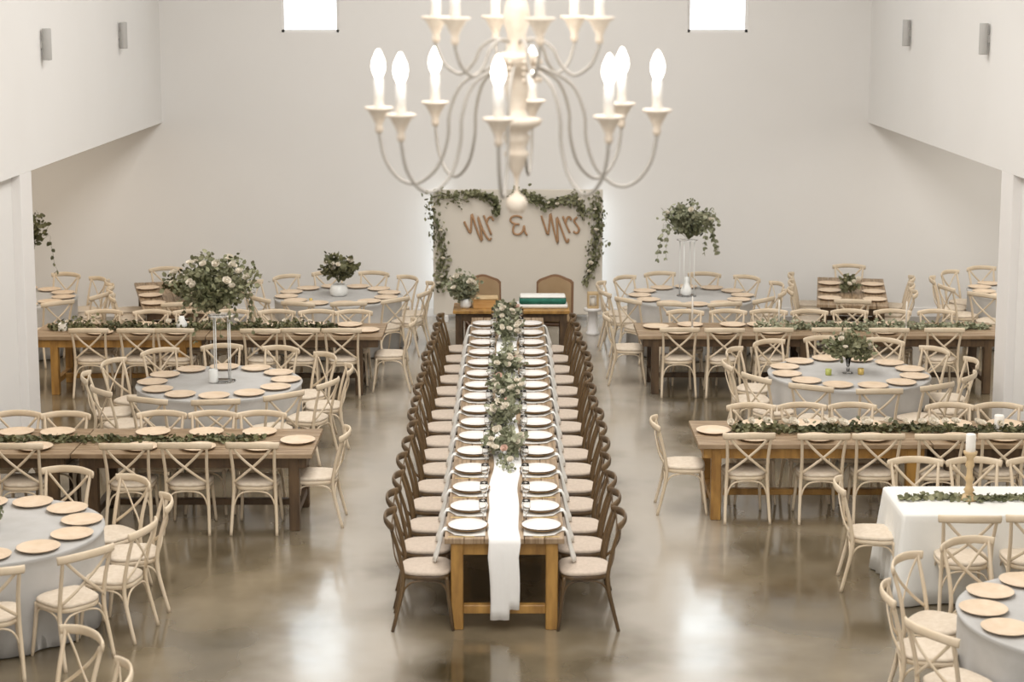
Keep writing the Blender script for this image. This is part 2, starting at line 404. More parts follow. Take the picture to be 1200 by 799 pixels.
def make_goblet():
    o = MB().lathe([(.001, 0), (.033, 0), (.034, .003), (.006, .008), (.0045, .05), (.006, .075), (.026, .095), (.036, .125), (.034, .165), (.032, .185), (.0305, .185), (.0325, .165), (.0345, .125), (.024, .098), (.001, .085)], 16, cap=False).build('goblet', M['glass'], smooth=True)
    o['category'] = 'glass'; return o
P_gob = Proto(make_goblet())
def make_knife():
    o = MB().box(-.007, -.10, 0, .007, .0, .003, .001).box(-.010, 0, 0, .009, .11, .002, .001).build('knife', M['gold']); o['category'] = 'cutlery'; return o
P_kn = Proto(make_knife())
T = .76
platesY = [13.54, 14.06, 14.63, 15.23, 15.84, 16.41, 16.95, 17.49, 18.07, 18.62, 19.2, 19.79, 20.38, 20.97, 21.59, 22.22]
for i, y in enumerate(platesY):
    for s, nm in ((-1, 'left'), (1, 'right')):
        ox = CX+s*.295
        pos = '%s from the front on the %s side' % (ORD[i], nm)
        P_nap.place((CX+s*.292, y, T+.001), R(-90)*s, 'white napkin on the centre table, '+pos, 'napkins on the centre table')
        P_gch.place((ox, y, T+.0075), 0, 'gold-brown charger on the centre table, '+pos, 'chargers on the centre table')
        P_pl.place((ox, y, T+.0155), 0, 'white dinner plate on the centre table, '+pos, 'dinner plates on the centre table')
        P_gob.place((CX+s*.175, y+.20, T), 0, 'clear goblet on the centre table, %s' % pos, 'goblets on the centre table')
        if i < 4:
            P_kn.place((ox+.04*s, y-.205, T+.001), R(90), 'gold knife on the centre table, %s' % pos, 'gold knives on the centre table')
        chair(P_dark, CX+s*(.60 if i < 13 else .55)+(0.01 if s > 0 else -.02), y-.02-.03*(i == 0), face(-s, 0), 'dark chair at the long centre table, '+pos, 'dark chairs along the centre table', .018)

# far/near chairs and plates of the four rows (X positions)
def fill_row(side, name, xs_near, y_near, xs_far, y_far, plates_near, pyn, plates_far, pyf):
    inner = -1 if side == 'left' else 1
    def order(xs): return sorted(xs, key=lambda v: abs(v))
    for k, x in enumerate(order(xs_near)):
        chair(P_cream, x, y_near, face(0, 1), 'cream chair, back to us, at the %s farm tables, %s from the centre aisle' % (name, ORD[k]), 'near-side chairs at the %s farm tables' % name)
    for k, x in enumerate(order(xs_far)):
        chair(P_cream, x, y_far, face(0, -1), 'cream chair facing us at the %s farm tables, %s from the centre aisle' % (name, ORD[k]), 'far-side chairs at the %s farm tables' % name)
    for k, x in enumerate(order(plates_near)):
        P_ch.place((x, pyn, T), 0, 'beige charger, near edge of the %s farm tables, %s from the centre aisle' % (name, ORD[k]), 'chargers on the %s farm tables' % name)
    for k, x in enumerate(order(plates_far)):
        P_ch.place((x, pyf, T), 0, 'beige charger, far edge of the %s farm tables, %s from the centre aisle' % (name, ORD[k]), 'chargers on the %s farm tables' % name)
fill_row('left', 'front left', [-4.60, -3.57, -3.02, -2.41], 16.02, [-4.89, -4.43, -3.48, -2.97, -2.47], 16.63, [-4.5, -3.5, -2.96, -2.37], 16.05, [-4.83, -4.43, -3.5, -2.98, -2.46], 16.62)
fill_row('right', 'front right', [2.24, 2.93, 3.46, 4.06, 4.64], 16.37, [2.41, 2.95, 3.45, 4.42, 4.92], 16.98, [2.33, 2.94, 3.47, 4.30, 4.72], 16.40, [2.45, 2.95, 3.5, 4.4, 4.9], 16.95)
fill_row('left', 'rear left', [-5.26, -4.68, -4.19, -3.13, -2.63, -2.12], 21.62, [-5.35, -4.72, -4.19, -3.65, -3.1, -2.56, -2.08], 22.28, [-5.2, -4.65, -4.2, -3.1, -2.6, -2.1], 21.70, [-4.75, -4.2, -3.08, -2.58, -2.1], 22.22)
fill_row('right', 'rear right', [2.08, 2.64, 3.26, 3.98, 4.70, 5.40], 21.66, [2.28, 2.84, 3.37, 3.9, 4.44, 5.0, 5.56], 22.30, [2.1, 2.66, 3.28, 4.7], 21.73, [2.3, 2.85, 3.2, 4.3, 4.85], 22.22)
# end chairs and end plates
for (x, y, dx, dy, who) in ((-1.88, 16.22, -1, 0, 'front left'), (1.69, 16.62, 1, -.03, 'front right'), (-1.56, 21.9, -1, 0, 'rear left'), (1.52, 22.3, 1, 0, 'rear right')):
    chair(P_cream, x, y, face(dx, dy), 'limewashed cross-back chair at the aisle end of the %s farm tables' % who, 'end chairs of the farm tables', .0)
for (x, y, who) in ((-2.05, 16.3, 'front left'), (1.97, 16.68, 'front right'), (-1.85, 21.85, 'rear left'), (1.85, 22.1, 'rear right')):
    P_ch.place((x, y, T), 0, 'pale charger at the aisle end of the %s farm tables' % who, 'chargers at the farm table ends')
# corner farm tables
for (cx, cy, a, nm) in ((-4.85, 24.62, R(105), 'left'), (4.90, 24.9, R(80), 'right')):
    ux, uy = math.cos(a), math.sin(a); vx, vy = uy, -ux
    for s, sn in ((-1, 'left'), (1, 'right')):
        for k, t in enumerate((-.75, -.1, .55)):
            x, y = cx+ux*t+vx*s*.31, cy+uy*t+vy*s*.31
            P_ch.place((x, y, T), 0, 'beige charger on the far %s corner table, %s side, %s from us' % (nm, sn, ORD[k]), 'chargers on the corner farm tables')
            if nm == 'left' and s > 0 and k == 0: continue
            chair(P_cream, cx+ux*t+vx*s*.56, cy+uy*t+vy*s*.56, face(-vx*s, -vy*s), 'cream chair on the %s side of the far %s corner table, %s from us' % (sn, nm, ORD[k]), 'chairs at the corner farm tables')
    chair(P_cream, cx+ux*1.33, cy+uy*1.33, face(-ux, -uy), 'limewashed chair against the back wall at the head of the far %s corner farm table' % nm, 'chairs at the corner farm tables')
    chair(P_cream, cx-ux*1.22, cy-uy*1.22, face(ux, uy), 'limewashed chair at the foot of the far %s corner farm table, back to us' % nm, 'chairs at the corner farm tables')

# ------------------------------------------------------------------ round tables
def make_round_cloth():
    def warp(r, z, a):
        if r < .911 or z > .745: return r
        d = max(0, (.745-z)/.745)
        f = math.sin(a*15+1.3*math.sin(a*2))+.5*math.sin(a*26+2)
        return r-.024+d*(.028*f-.012)*(.35+.65*d)
    prof = [(.001, .76), (.3, .76), (.6, .76), (.86, .76), (.898, .758), (.912, .750), (.922, .72), (.923, .66), (.923, .56), (.923, .42), (.923, .28), (.923, .14), (.923, .012)]
    inner = [(.86, .012), (.86, .28), (.87, .56), (.88, .72), (.88, .748), (.6, .752), (.001, .752)]
    o = MB().lathe(prof+inner, 192, cap=False, warp=warp).build('round_tablecloth', M['cloth'], smooth=True)
    o['category'] = 'tablecloth'; return o
P_rc = Proto(make_round_cloth())
def round_set(cx, cy, nm, offs, chairs_on, plates_on, co=None, rch=1.10, rpl=.73, table=True):
    P_rc.place((cx, cy, 0), offs*1.7, 'grey floor-length cloth, '+nm, 'round tablecloths')
    for k in range(12):
        cl = CLOCK[int(math.floor(offs/(PI/6)+k+.3)) % 12] if offs else CLOCK[k]
        if k in plates_on:
            a = offs+k*PI/6
            P_ch.place((cx+rpl*math.cos(a), cy+rpl*math.sin(a), T+.0005), a, "beige charger at %s, %s" % (cl, nm), 'chargers on the round tables')
    co = offs if co is None else co
    for k in range(12):
        cl = CLOCK[int(math.floor(co/(PI/6)+k+.3)) % 12]
        if k in chairs_on:
            a = co+k*PI/6; e = rnd.uniform(-.03, .05)
            chair(P_cream, cx+(rch+e)*math.cos(a), cy+(rch+e)*math.sin(a), face(-math.cos(a), -math.sin(a)), "cream chair at %s, %s" % (cl, nm), 'chairs at the round tables', .01)
ALL = range(12)
round_set(-4.19, 13.52, 'front left round table with small posy', R(17), [11, 10, 0, 1, 2, 9], [11, 10, 9, 0, 1, 2, 3], R(17), rch=1.09)
round_set(-3.23, 18.9, 'left round table under the tall bouquet', R(5), [0, 1, 2, 3, 4, 5, 6, 7, 10, 11, 8, 9], ALL, R(8))
round_set(-2.47, 24.5, 'back left round table with dark bouquet', R(12), ALL, ALL, rch=1.03)
round_set(-7.05, 24.3, 'far left round table behind the pier', R(0), [0, 1, 2, 11, 10, 3], [0, 1, 2, 11, 10, 3], R(12))
round_set(3.81, 19.38, 'right round table with compact bouquet', R(10), ALL, ALL, R(2))
round_set(2.54, 24.45, 'back right round table with tall stand', R(0), ALL, ALL, R(15), rch=1.02)
round_set(7.5, 24.9, 'far right round table behind the pier', R(10), [5, 6, 4, 3, 7, 8], [4, 5, 6, 7, 8, 3], R(15))
round_set(4.0, 11.57, 'front right round table at picture edge', R(23), [3, 4, 5], [3, 4, 5, 6], R(23))
chair(P_cream, 2.98, 11.12, face(.9, .55), "cream chair at eight o'clock, front right round table at picture edge", 'chairs at the round tables', 0)
for a, cl in ((47, "one o'clock"), (17, "two o'clock")):
    chair(P_cream, -3.75+1.13*math.cos(R(a)), 9.85+1.13*math.sin(R(a)), face(-math.cos(R(a)), -math.sin(R(a))), 'cream chair cut by the bottom picture edge at left, '+('higher one' if a == 47 else 'lower, farther right one'), 'chair backs at the bottom left edge', 0)

# ------------------------------------------------------------------ linen covered table front right
def rect_cloth(name, cx, cy, L, W, m):
    n = 200; vs = []; fs = []
    prof = [(0.0, .762), (.5, .762), (.97, .762), (.998, .758), (1.0, .745), (1.0, .70), (1.0, .6), (1.0, .45), (1.0, .3), (1.0, .15), (1.0, .012)]
    def pt(i, k, z):
        t = i/n*4; sdx = int(t) % 4; f = t-int(t)
        cs = [(-1, -1), (1, -1), (1, 1), (-1, 1)]; a = cs[sdx]; b = cs[(sdx+1) % 4]
        x = (a[0]+(b[0]-a[0])*f)*L/2; y = (a[1]+(b[1]-a[1])*f)*W/2
        # rounded corner pull
        q = (abs(x)/(L/2))**40+(abs(y)/(W/2))**40; sc_ = 1/q**(1/40.0) if q > 0 else 1
        x *= sc_*k; y *= sc_*k
        d = max(0, (.745-z)/.745)
        if k >= 1:
            nx, ny = x/(L/2), y/(W/2); l = math.hypot(nx**9, ny**9) or 1; nx, ny = nx**9/l, ny**9/l
            cor = math.exp(-((f-.0)**2)/.004)+math.exp(-((f-1)**2)/.004)
            fo = .014*math.sin(f*38+sdx)+.01*math.sin(f*71+2*sdx)+.09*cor
            x += nx*(.006+d*(.03+fo)); y += ny*(.006+d*(.03+fo))
        return (x, y, z)
    for k, z in prof:
        for i in range(n): vs.append(pt(i, k if k > 0 else .001, z))
    for k, z in ((.995, .012), (.99, .4), (.985, .74), (.001, .752)):
        for i in range(n): vs.append(pt(i, k, z))
    nr = len(prof)+4
    for k in range(nr-1):
        for i in range(n):
            j = (i+1) % n; fs.append((k*n+i, (k+1)*n+i, (k+1)*n+j, k*n+j))
    o = MB().add([(x+cx, y+cy, z) for x, y, z in vs], fs).build(name, m, smooth=True)
    return o
tag(rect_cloth('tablecloth', 4.48, 14.35, 2.5, .86, M['white_cloth']), 'white floor-length cloth on the rectangular table at the right picture edge', 'tablecloth')
chair(P_cream, 3.08, 14.40, face(1, -.12), 'limewashed cross-back chair at the left end of the white-clothed table', 'chairs at the white-clothed table', 0)
for x, nm in ((3.59, 'leftmost'), (4.11, 'second from the left'), (4.66, 'third from the left, cut by the picture edge')):
    chair(P_cream, x, 14.88, face(0, -1), 'limewashed cross-back chair behind the white-clothed table, '+nm, 'chairs at the white-clothed table', .01)
for x, nm in ((3.66, 'leftmost'), (4.2, 'second from the left')):
    chair(P_cream, x, 13.75, face(.04, 1), 'limewashed cross-back chair in front of the white-clothed table, '+nm, 'chairs at the white-clothed table', .01)

# ------------------------------------------------------------------ foliage
def leaf(m, p, d, size, rg, round_=.45):
    d = Vector(d).normalized(); up = Vector((rg.uniform(-1, 1), rg.uniform(-1, 1), rg.uniform(-.2, 1)))
    s = d.cross(up)
    if s.length < .05: s = d.cross(Vector((1, .3, 0)))
    s.normalize(); n = s.cross(d); w_ = size*round_
    p = Vector(p); b = p+d*size*.5-n*size*.06; e = p+d*size-n*size*.16
    vs = [p, p+d*size*.28+s*w_*.8, p+d*size*.68+s*w_*.72-n*size*.07, e, p+d*size*.68-s*w_*.72-n*size*.07, p+d*size*.28-s*w_*.8, b+n*size*.0]
    m.add(vs, [(0, 5, 6), (0, 6, 1), (1, 6, 2), (2, 6, 3), (3, 6, 4), (4, 6, 5)])
def rose_mb(m, c, r, rg):
    c = Vector(c)
    for ring, (n, tilt, rr, h) in enumerate(((3, .15, .32, .62), (5, .55, .62, .52), (6, 1.0, .95, .34))):
        ph = rg.uniform(0, 6)
        for i in range(n):
            a = ph+2*PI*i/n; da = PI/n*1.25
            base = c+Vector((math.cos(a)*r*.12, math.sin(a)*r*.12, -r*.35))
            def q(aa, f, z): return c+Vector((math.cos(aa)*r*rr*f, math.sin(aa)*r*rr*f, z*r))
            vs = [base, q(a-da, .85, h*.3), q(a-da*.75, 1.0, h), q(a, 1.08, h*1.12), q(a+da*.75, 1.0, h), q(a+da, .85, h*.3), q(a, 1.0, h*.35)]
            m.add(vs, [(0, 6, 1), (1, 6, 2), (2, 6, 3), (3, 6, 4), (4, 6, 5), (5, 6, 0)])
    m.lathe([(.001, -.4*r), (.18*r, -.38*r), (.3*r, 0), (.2*r, .45*r), (.001, .5*r)], 8, tuple(c), cap=False)
def bouquet(name, loc, rad, n, label, cat='flowers', lm='leaf', roses=6, rr=.035, ls=.05, seed=1, group=None, base=None, droop=0.0, trail=0, rm='rose', blushn=0):
    """loc = middle of the cloud; rad = three radii; base = point where the stems gather (relative)"""
    rg = random.Random(seed)
    r = empty(name, loc); tag(r, label, cat, group)
    base = Vector(base or (0, 0, -rad[2]*.9)); m = MB(); st = MB()
    nb = max(8, n//22); tips = []
    for i in range(nb):
        a = rg.uniform(0, 2*PI); e = math.asin(rg.uniform(-.45, 1)); k = rg.uniform(.6, 1.0)
        t = Vector((math.cos(a)*math.cos(e)*rad[0]*k, math.sin(a)*math.cos(e)*rad[1]*k, math.sin(e)*rad[2]*k)); tips.append(t)
        mid = base.lerp(t, .5)+Vector((0, 0, rad[2]*.18))
        st.tube([base, mid, t], [.004, .003, .0015], 4, 3)
        for q in range(n//nb):
            f = rg.uniform(.3, 1.03)
            p = base*(1-f)**2+mid*2*f*(1-f)+t*f*f
            p += Vector((rg.gauss(0, .12)*rad[0], rg.gauss(0, .12)*rad[1], rg.gauss(0, .12)*rad[2]))
            d = (t-base).normalized()*.6+Vector((rg.uniform(-1, 1), rg.uniform(-1, 1), rg.uniform(-.7, .8)-droop))
            leaf(m, p, d, ls*rg.uniform(.6, 1.3), rg)
    for i in range(trail):
        a = rg.uniform(0, 2*PI); p = Vector((math.cos(a)*rad[0]*.8, math.sin(a)*rad[1]*.8, -rad[2]*.2)); pts = [p]
        ln = rg.uniform(.25, .55)
        for q in range(5):
            p = p+Vector((rg.uniform(-.02, .02)+math.cos(a)*.02, rg.uniform(-.02, .02), -ln/5)); pts.append(p)
            for _ in range(3): leaf(m, p, (rg.uniform(-1, 1), rg.uniform(-1, 1), -.8), ls*rg.uniform(.7, 1.2), rg)
        st.tube([base, *pts], .002, 4, 2)
    st.build('stems', M['stem'], r, True); m.build('foliage', M[lm], r)
    for i in range(roses):
        a = rg.uniform(0, 2*PI); e = rg.uniform(-.15, .9)
        c = (math.cos(a)*math.cos(e)*rad[0]*.8, -abs(math.sin(a))*math.cos(e)*rad[1]*.85 if i % 3 else math.sin(a)*math.cos(e)*rad[1]*.8, math.sin(e)*rad[2]*.95)
        b = MB(); rose_mb(b, (0, 0, 0), rr*rg.uniform(.8, 1.2), rg)
        o = b.build('rose', M['blush' if i < blushn else rm], r, True, loc=c); o.rotation_euler = (rg.uniform(.2, .9), rg.uniform(-.5, .5), 0)
    return r
def garland(name, pts, wd, ht, dens, label, lm='leaf', roses=0, rr=.035, ls=.045, seed=1, cat='garland', hang=0.0, rm='rose', axis=None):
    """greenery laid along a polyline; dens leaves per metre"""
    rg = random.Random(seed); P = [Vector(p) for p in pts]
    r = empty(name, P[0]); tag(r, label, cat); m = MB(); st = MB(); org = P[0]
    st.tube([p-org+Vector((0, 0, .008)) for p in P], .005, 5, 3)
    for i in range(len(P)-1):
        a, b = P[i], P[i+1]; L = (b-a).length; d = (b-a).normalized(); s = Vector((-d.y, d.x, 0))
        s = s.normalized() if s.length > .1 else Vector((1, 0, 0))
        for k in range(int(L*dens)):
            t = rg.random(); wob = .5+.5*noise.noise(Vector((a+(b-a)*t))*3.0+Vector((seed, 0, 0)))+.35
            if axis is None:
                o_ = s*rg.gauss(0, .42)*wd*wob+Vector((0, 0, abs(rg.gauss(0, .5))*ht*wob+.004))
            else:
                o_ = Vector((rg.gauss(0, .42)*wd*wob, -abs(rg.gauss(0, .4))*ht, rg.gauss(0, .42)*wd*wob))
            p = a+(b-a)*t-org+o_
            dd = d*rg.choice((-1, 1))*.7+s*rg.uniform(-1, 1)+Vector((0, 0, rg.uniform(-.05, .8)-hang))
            if axis is None and p.z+dd.normalized().z*ls < .002: dd.z = abs(dd.z)
            leaf(m, p, dd, ls*rg.uniform(.6, 1.25), rg)
    st.build('vine', M['stem'], r, True); m.build('foliage', M[lm], r)
    tot = len(P)-1
    for i in range(roses):
        t = (i+rg.uniform(.2, .8))/roses*tot; k = min(int(t), tot-1); p = P[k].lerp(P[k+1], t-k)-org
        if axis is None: c = p+Vector((rg.uniform(-.3, .3)*wd, rg.uniform(-.3, .3)*wd, ht*.9+rr*.6))
        else: c = p+Vector((rg.uniform(-.3, .3)*wd, -ht-.01, rg.uniform(-.3, .3)*wd))
        b = MB(); rose_mb(b, (0, 0, 0), rr*rg.uniform(.75, 1.2), rg)
        o = b.build('rose', M[rm], r, True, loc=c); o.rotation_euler = (rg.uniform(.1, .8), rg.uniform(-.4, .4), 0)
    return r

# centre table: gauze runner, hanging over the front edge
def runner():
    m = MB(); rows_ = []
    y = 22.75
    while y > 13.33: rows_.append((y, T+.003, 0)); y -= .12
    rows_ += [(13.30, T+.003, 0), (13.275, T-.004, 0), (13.262, T-.04, .1), (13.258, .62, .3), (13.25, .5, .5), (13.25, .38, .7), (13.255, .27, .9), (13.26, .19, 1)]
    c = 13; vs = []; fs = []
    for i, (y, z, h) in enumerate(rows_):
        wv = .015*math.sin(y*2.1)+.01*math.sin(y*5)
        for k in range(c):
            t = k/(c-1)*2-1; wd = .125 if z > .7 else .125-.012*h
            x = CX+wv+t*wd+(.0 if z > .7 else .015*math.sin(z*5)-.012)
            if z > .7: vs.append((x, y, z+.003*abs(math.sin(t*9+y*3))))
            else: vs.append((x, y-.006-.007*math.sin(t*8+h), z))
    n = len(rows_)
    # lower tail is longer on the left
    for k in range(9):
        a = len(vs); pass
    base = (n-1)*c
    tail = []
    for k in range(9): x, y, z = vs[base+k]; tail.append((x-.003, y, .105))
    vs += tail
    for i in range(n-1):
        for k in range(c-1): a = i*c+k; fs.append((a, a+c, a+c+1, a+1))
    for k in range(8): fs.append((base+k, n*c+k, n*c+k+1, base+k+1))
    o = m.add(vs, fs).build('gauze_runner', M['gauze'], smooth=True)
    s = o.modifiers.new('thickness', 'SOLIDIFY'); s.thickness = .002; s.offset = 1
    tag(o, 'white gauze runner down the centre table, falling over its near end', 'table runner')
runner()
# flower clusters on the runner
cl = [(.0, 15.75, .26, 34, 'nearest us'), (-.02, 16.95, .22, 26, 'second from us'), (.01, 18.05, .27, 32, 'third from us'), (-.02, 19.35, .29, 34, 'fourth from us'), (.02, 21.3, .27, 30, 'fifth from us'), (.0, 22.45, .25, 30, 'farthest, before the head table')]
for i, (dx, y, rad, nr, nm) in enumerate(cl):
    bouquet('floral_centerpiece', (CX+dx, y, T+.14), (rad*.78, rad*1.05, .14), 480, 'low sage and ivory rose cluster on the centre table, '+nm, lm='pale_leaf', roses=11, rr=.036, ls=.055, seed=20+i, group='centre table flower clusters', base=(0, 0, -.13), blushn=1)
    o = MB().lathe([(.001, 0), (.05, 0), (.06, .01), (.065, .05), (.055, .08), (.05, .08), (.058, .05), (.001, .012)], 20, cap=False).build('compote_bowl', M['milk'], smooth=True, loc=(CX+dx, y, T+.004))
    tag(o, 'small white bowl holding the flower cluster on the centre table, '+nm, 'bowl', 'bowls under the centre flowers')
garland('eucalyptus_garland', [(CX+.03, 15.2, T+.012), (CX-.03, 16.3, T+.012), (CX+.03, 17.5, T+.012), (CX-.02, 18.8, T+.012), (CX+.02, 20.4, T+.012), (CX, 22.6, T+.012)], .11, .05, 130, 'trailing sage greenery linking the flower clusters along the centre table', lm='pale_leaf', roses=8, rr=.03, seed=7)

# farm row garlands
garland('greenery_runner', [(-6.2, 16.36, T), (-5.2, 16.31, T), (-4.2, 16.34, T), (-3.2, 16.3, T), (-2.4, 16.36, T)], .14, .03, 300, 'flat olive greenery runner along the front left farm tables', lm='dark_leaf', ls=.05, seed=31)
garland('greenery_runner', [(2.15, 16.72, T), (3.0, 16.68, T), (3.9, 16.72, T), (4.8, 16.66, T), (6.0, 16.7, T)], .15, .075, 420, 'thick greenery garland with white roses along the front right farm tables', lm='dark_leaf', ls=.05, seed=32, roses=26, rr=.048)
garland('greenery_runner', [(-5.9, 21.95, T), (-4.8, 21.93, T), (-3.6, 22.0, T), (-2.25, 21.95, T)], .17, .10, 480, 'dark greenery garland along the rear left farm tables', lm='dark_leaf', ls=.05, seed=33, roses=8)
garland('greenery_runner', [(3.1, 22.0, T), (4.2, 21.98, T), (5.2, 22.02, T), (6.1, 22.0, T)], .17, .09, 420, 'muted green garland along the rear right farm tables', lm='pale_leaf', ls=.05, seed=34)
garland('greenery_runner', [(3.3, 14.35, T+.003), (3.62, 14.38, T+.003), (4.0, 14.33, T+.003), (4.4, 14.38, T+.003), (5.3, 14.35, T+.003)], .10, .03, 300, 'loose green leaf garland lying on the white-clothed table', lm='leaf', ls=.05, seed=35)

# ------------------------------------------------------------------ vases, stands and bouquets
def glass_stand(loc, h, label, group):
    r = empty('glass_flower_stand', loc); tag(r, label, 'flower stand', group)
    MB().lathe([(.001, 0), (.14, 0), (.142, .004), (.14, .008), (.001, .008)], 28, cap=False).build('base', M['glass'], r, True)
    for k in range(4):
        a = PI/4+k*PI/2+.3
        MB().tube([(.11*math.cos(a), .11*math.sin(a), .008), (.11*math.cos(a), .11*math.sin(a), h)], .007, 8, 0).build('column', M['milk'], r, True)
    MB().lathe([(.001, h), (.15, h), (.152, h+.004), (.15, h+.008), (.001, h+.008)], 28, cap=False).build('tray', M['glass'], r, True)
glass_stand((-3.2, 18.95, T), .74, 'tall clear stand with slim columns on the left round table', 'tall flower stands')
MB_v = MB().lathe([(.001, 0), (.045, 0), (.05, .01), (.05, .14), (.047, .145), (.044, .14), (.044, .015), (.001, .012)], 24, cap=False)
o = MB_v.build('cylinder_vase', M['milk'], smooth=True, loc=(-3.29, 18.87, T+.0085)); tag(o, 'small white cylinder vase between the columns on the left round table', 'vase')
bouquet('tall_centerpiece', (-3.26, 18.95, T+1.10), (.46, .42, .34), 2100, 'big loose eucalyptus bouquet high above the left round table', lm='leaf', roses=16, rr=.045, ls=.055, seed=51, base=(0, 0, -.33), droop=.3, trail=9)
glass_stand((2.48, 24.5, T), .80, 'tall clear stand with slim columns on the back right round table', 'tall flower stands')
bouquet('tall_centerpiece', (2.5, 24.5, T+1.10), (.42, .36, .25), 900, 'tall airy olive-green bouquet above the back right round table', lm='pale_leaf', roses=5, rr=.04, ls=.065, seed=52, base=(0, 0, -.29), droop=.3, trail=8)
o = MB().lathe([(.001, 0), (.055, 0), (.075, .03), (.08, .09), (.05, .15), (.028, .2), (.03, .27), (.027, .27), (.024, .2), (.04, .15), (.07, .09), (.001, .02)], 24, cap=False).build('bottle_vase', M['milk'], smooth=True, loc=(2.47, 24.45, T+.0085)); tag(o, 'white bottle vase at the foot of the tall stand, back right round table', 'vase')
bouquet('bouquet', (-2.46, 24.5, T+.43), (.26, .22, .20), 520, 'dark spiky green bouquet with white blooms on the back left round table', lm='dark_leaf', roses=7, rr=.04, ls=.07, seed=53, base=(0, 0, -.24))
o = MB().lathe([(.001, 0), (.09, 0), (.12, .03), (.13, .09), (.11, .15), (.09, .17), (.085, .165), (.12, .09), (.001, .02)], 28, cap=False).build('bowl_vase', M['milk'], smooth=True, loc=(-2.46, 24.5, T)); tag(o, 'round white bowl vase on the back left round table', 'vase')
bouquet('bouquet', (3.80, 19.38, T+.29), (.30, .28, .17), 650, 'compact leafy bouquet on a slim vase, right round table', lm='leaf', roses=6, rr=.035, ls=.06, seed=54, base=(0, 0, -.14))
o = MB().lathe([(.001, 0), (.06, 0), (.062, .006), (.02, .015), (.016, .08), (.03, .15), (.035, .18), (.031, .18), (.012, .08), (.001, .07)], 20, cap=False).build('slim_vase', M['glass'], smooth=True, loc=(3.80, 19.38, T)); tag(o, 'slim clear pedestal vase on the right round table', 'vase')
bouquet('bouquet', (4.86, 24.75, T+.13), (.17, .22, .13), 260, 'small green bouquet between the chargers, far right corner farm table', lm='leaf', roses=4, rr=.035, ls=.06, seed=55, base=(0, 0, -.12))
bouquet('bouquet', (-4.62, 24.2, T+.22), (.28, .26, .22), 420, 'dark leafy bouquet with ivory roses on the far left corner farm table', lm='dark_leaf', roses=8, rr=.06, ls=.07, seed=56, base=(0, 0, -.21))
bouquet('bouquet', (-4.22, 13.55, T+.15), (.13, .13, .13), 230, 'small posy of pale green leaves on the front left round table', lm='pale_leaf', roses=4, rr=.03, ls=.045, seed=57, base=(0, 0, -.1))
o = MB().lathe([(.001, 0), (.03, 0), (.036, .02), (.034, .09), (.03, .09), (.032, .02), (.001, .01)], 20, cap=False).build('bud_vase', M['glass'], smooth=True, loc=(-4.22, 13.55, T)); tag(o, 'small clear bud vase on the front left round table', 'vase')
bouquet('tall_centerpiece', (-6.78, 24.3, T+.95), (.36, .3, .3), 500, 'airy sprig of leaves showing past the left pier', lm='dark_leaf', roses=2, rr=.04, ls=.07, seed=58, base=(0, 0, -.28), trail=3)
glass_stand((-6.9, 24.3, T), .68, 'tall clear stand on the far left round table behind the pier', 'tall flower stands')
def votive(name, x, y, z, m, label, r_=.035, h=.07):
    o = MB().lathe([(.001, 0), (r_*.85, 0), (r_, .01), (r_, h), (r_*.9, h), (r_*.88, .015), (.001, .012)], 18, cap=False).build(name, M[m], smooth=True, loc=(x, y, z)); tag(o, label, 'candle holder')
votive('votive_cup', -4.10, 13.28, T, 'amber', 'amber votive cup in front of the posy on the front left round table')
votive('votive_cup', 3.56, 19.27, T, 'lime', 'green-gold votive cup left of the bouquet on the right round table')
votive('votive_cup', 3.93, 19.30, T, 'amber', 'small amber votive cup right of the bouquet stem on the right round table')
votive('votive_cup', -2.80, 24.0, T, 'amber', 'small votive cup at the front rim of the back left round table', .025, .05)
o = MB().box(-.05, -.05, 0, .05, .05, .10, .008).build('square_candle', M['wax'], loc=(-5.72, 21.9, T)); tag(o, 'short square white candle in the dark garland beside the left pier', 'candle')
o = MB().lathe([(.001, 0), (.05, 0), (.07, .03), (.07, .08), (.04, .13), (.035, .17), (.03, .17), (.03, .13), (.06, .08), (.001, .02)], 20, cap=False).build('milk_glass_vase', M['milk'], smooth=True, loc=(-4.22, 21.98, T)); tag(o, 'white glass vase in the garland of the rear left farm tables', 'vase')
def taper(x, y, z, h, label, holder=True, r_=.012):
    r = empty('taper_candle', (x, y, z)); tag(r, label, 'candle', 'taper candles')
    MB().lathe([(.001, 0), (.035, 0), (.036, .006), (.012, .014), (.014, .035), (.017, .04), (.001, .04)], 16, cap=False).build('candle_holder', M['milk'], r, True)
    MB().lathe([(.001, .03), (r_, .03), (r_*.8, h), (r_*.3, h+.012), (.001, h+.015)], 12, cap=False).build('candle', M['wax'], r, True)
taper(5.03, 21.95, T, .36, 'white taper candle left of the pier on the rear right farm tables')
taper(3.42, 22.05, T, .36, 'white taper candle in the middle of the rear right farm tables')
taper(2.30, 21.95, T, .42, 'white taper candle nearest the aisle on the rear right farm tables')
def pillar_holder(x, y, z, hs, hc, label):
    r = empty('candlestick', (x, y, z)); tag(r, label, 'candlestick')
    s = hs/.42
    prof = [(.001, 0), (.075, 0), (.078, .012), (.07, .025), (.04, .045), (.03, .06), (.045, .085), (.03, .11), (.027, .15), (.04, .18), (.027, .21), (.025, .27), (.04, .3), (.03, .33), (.028, .36), (.055, .395), (.06, .42), (.001, .42)]
    MB().lathe([(a, b*s) for a, b in prof], 24, cap=False).build('turned_stem', M['wood_light'], r, True)
    MB().lathe([(.001, hs), (.04, hs), (.041, hs+.004), (.041, hs+hc-.006), (.037, hs+hc), (.001, hs+hc-.006)], 22, cap=False).build('pillar_candle', M['wax'], r, True)
pillar_holder(3.87, 14.36, T+.004, .42, .15, 'turned wooden candlestick with white pillar candle on the white-clothed table')
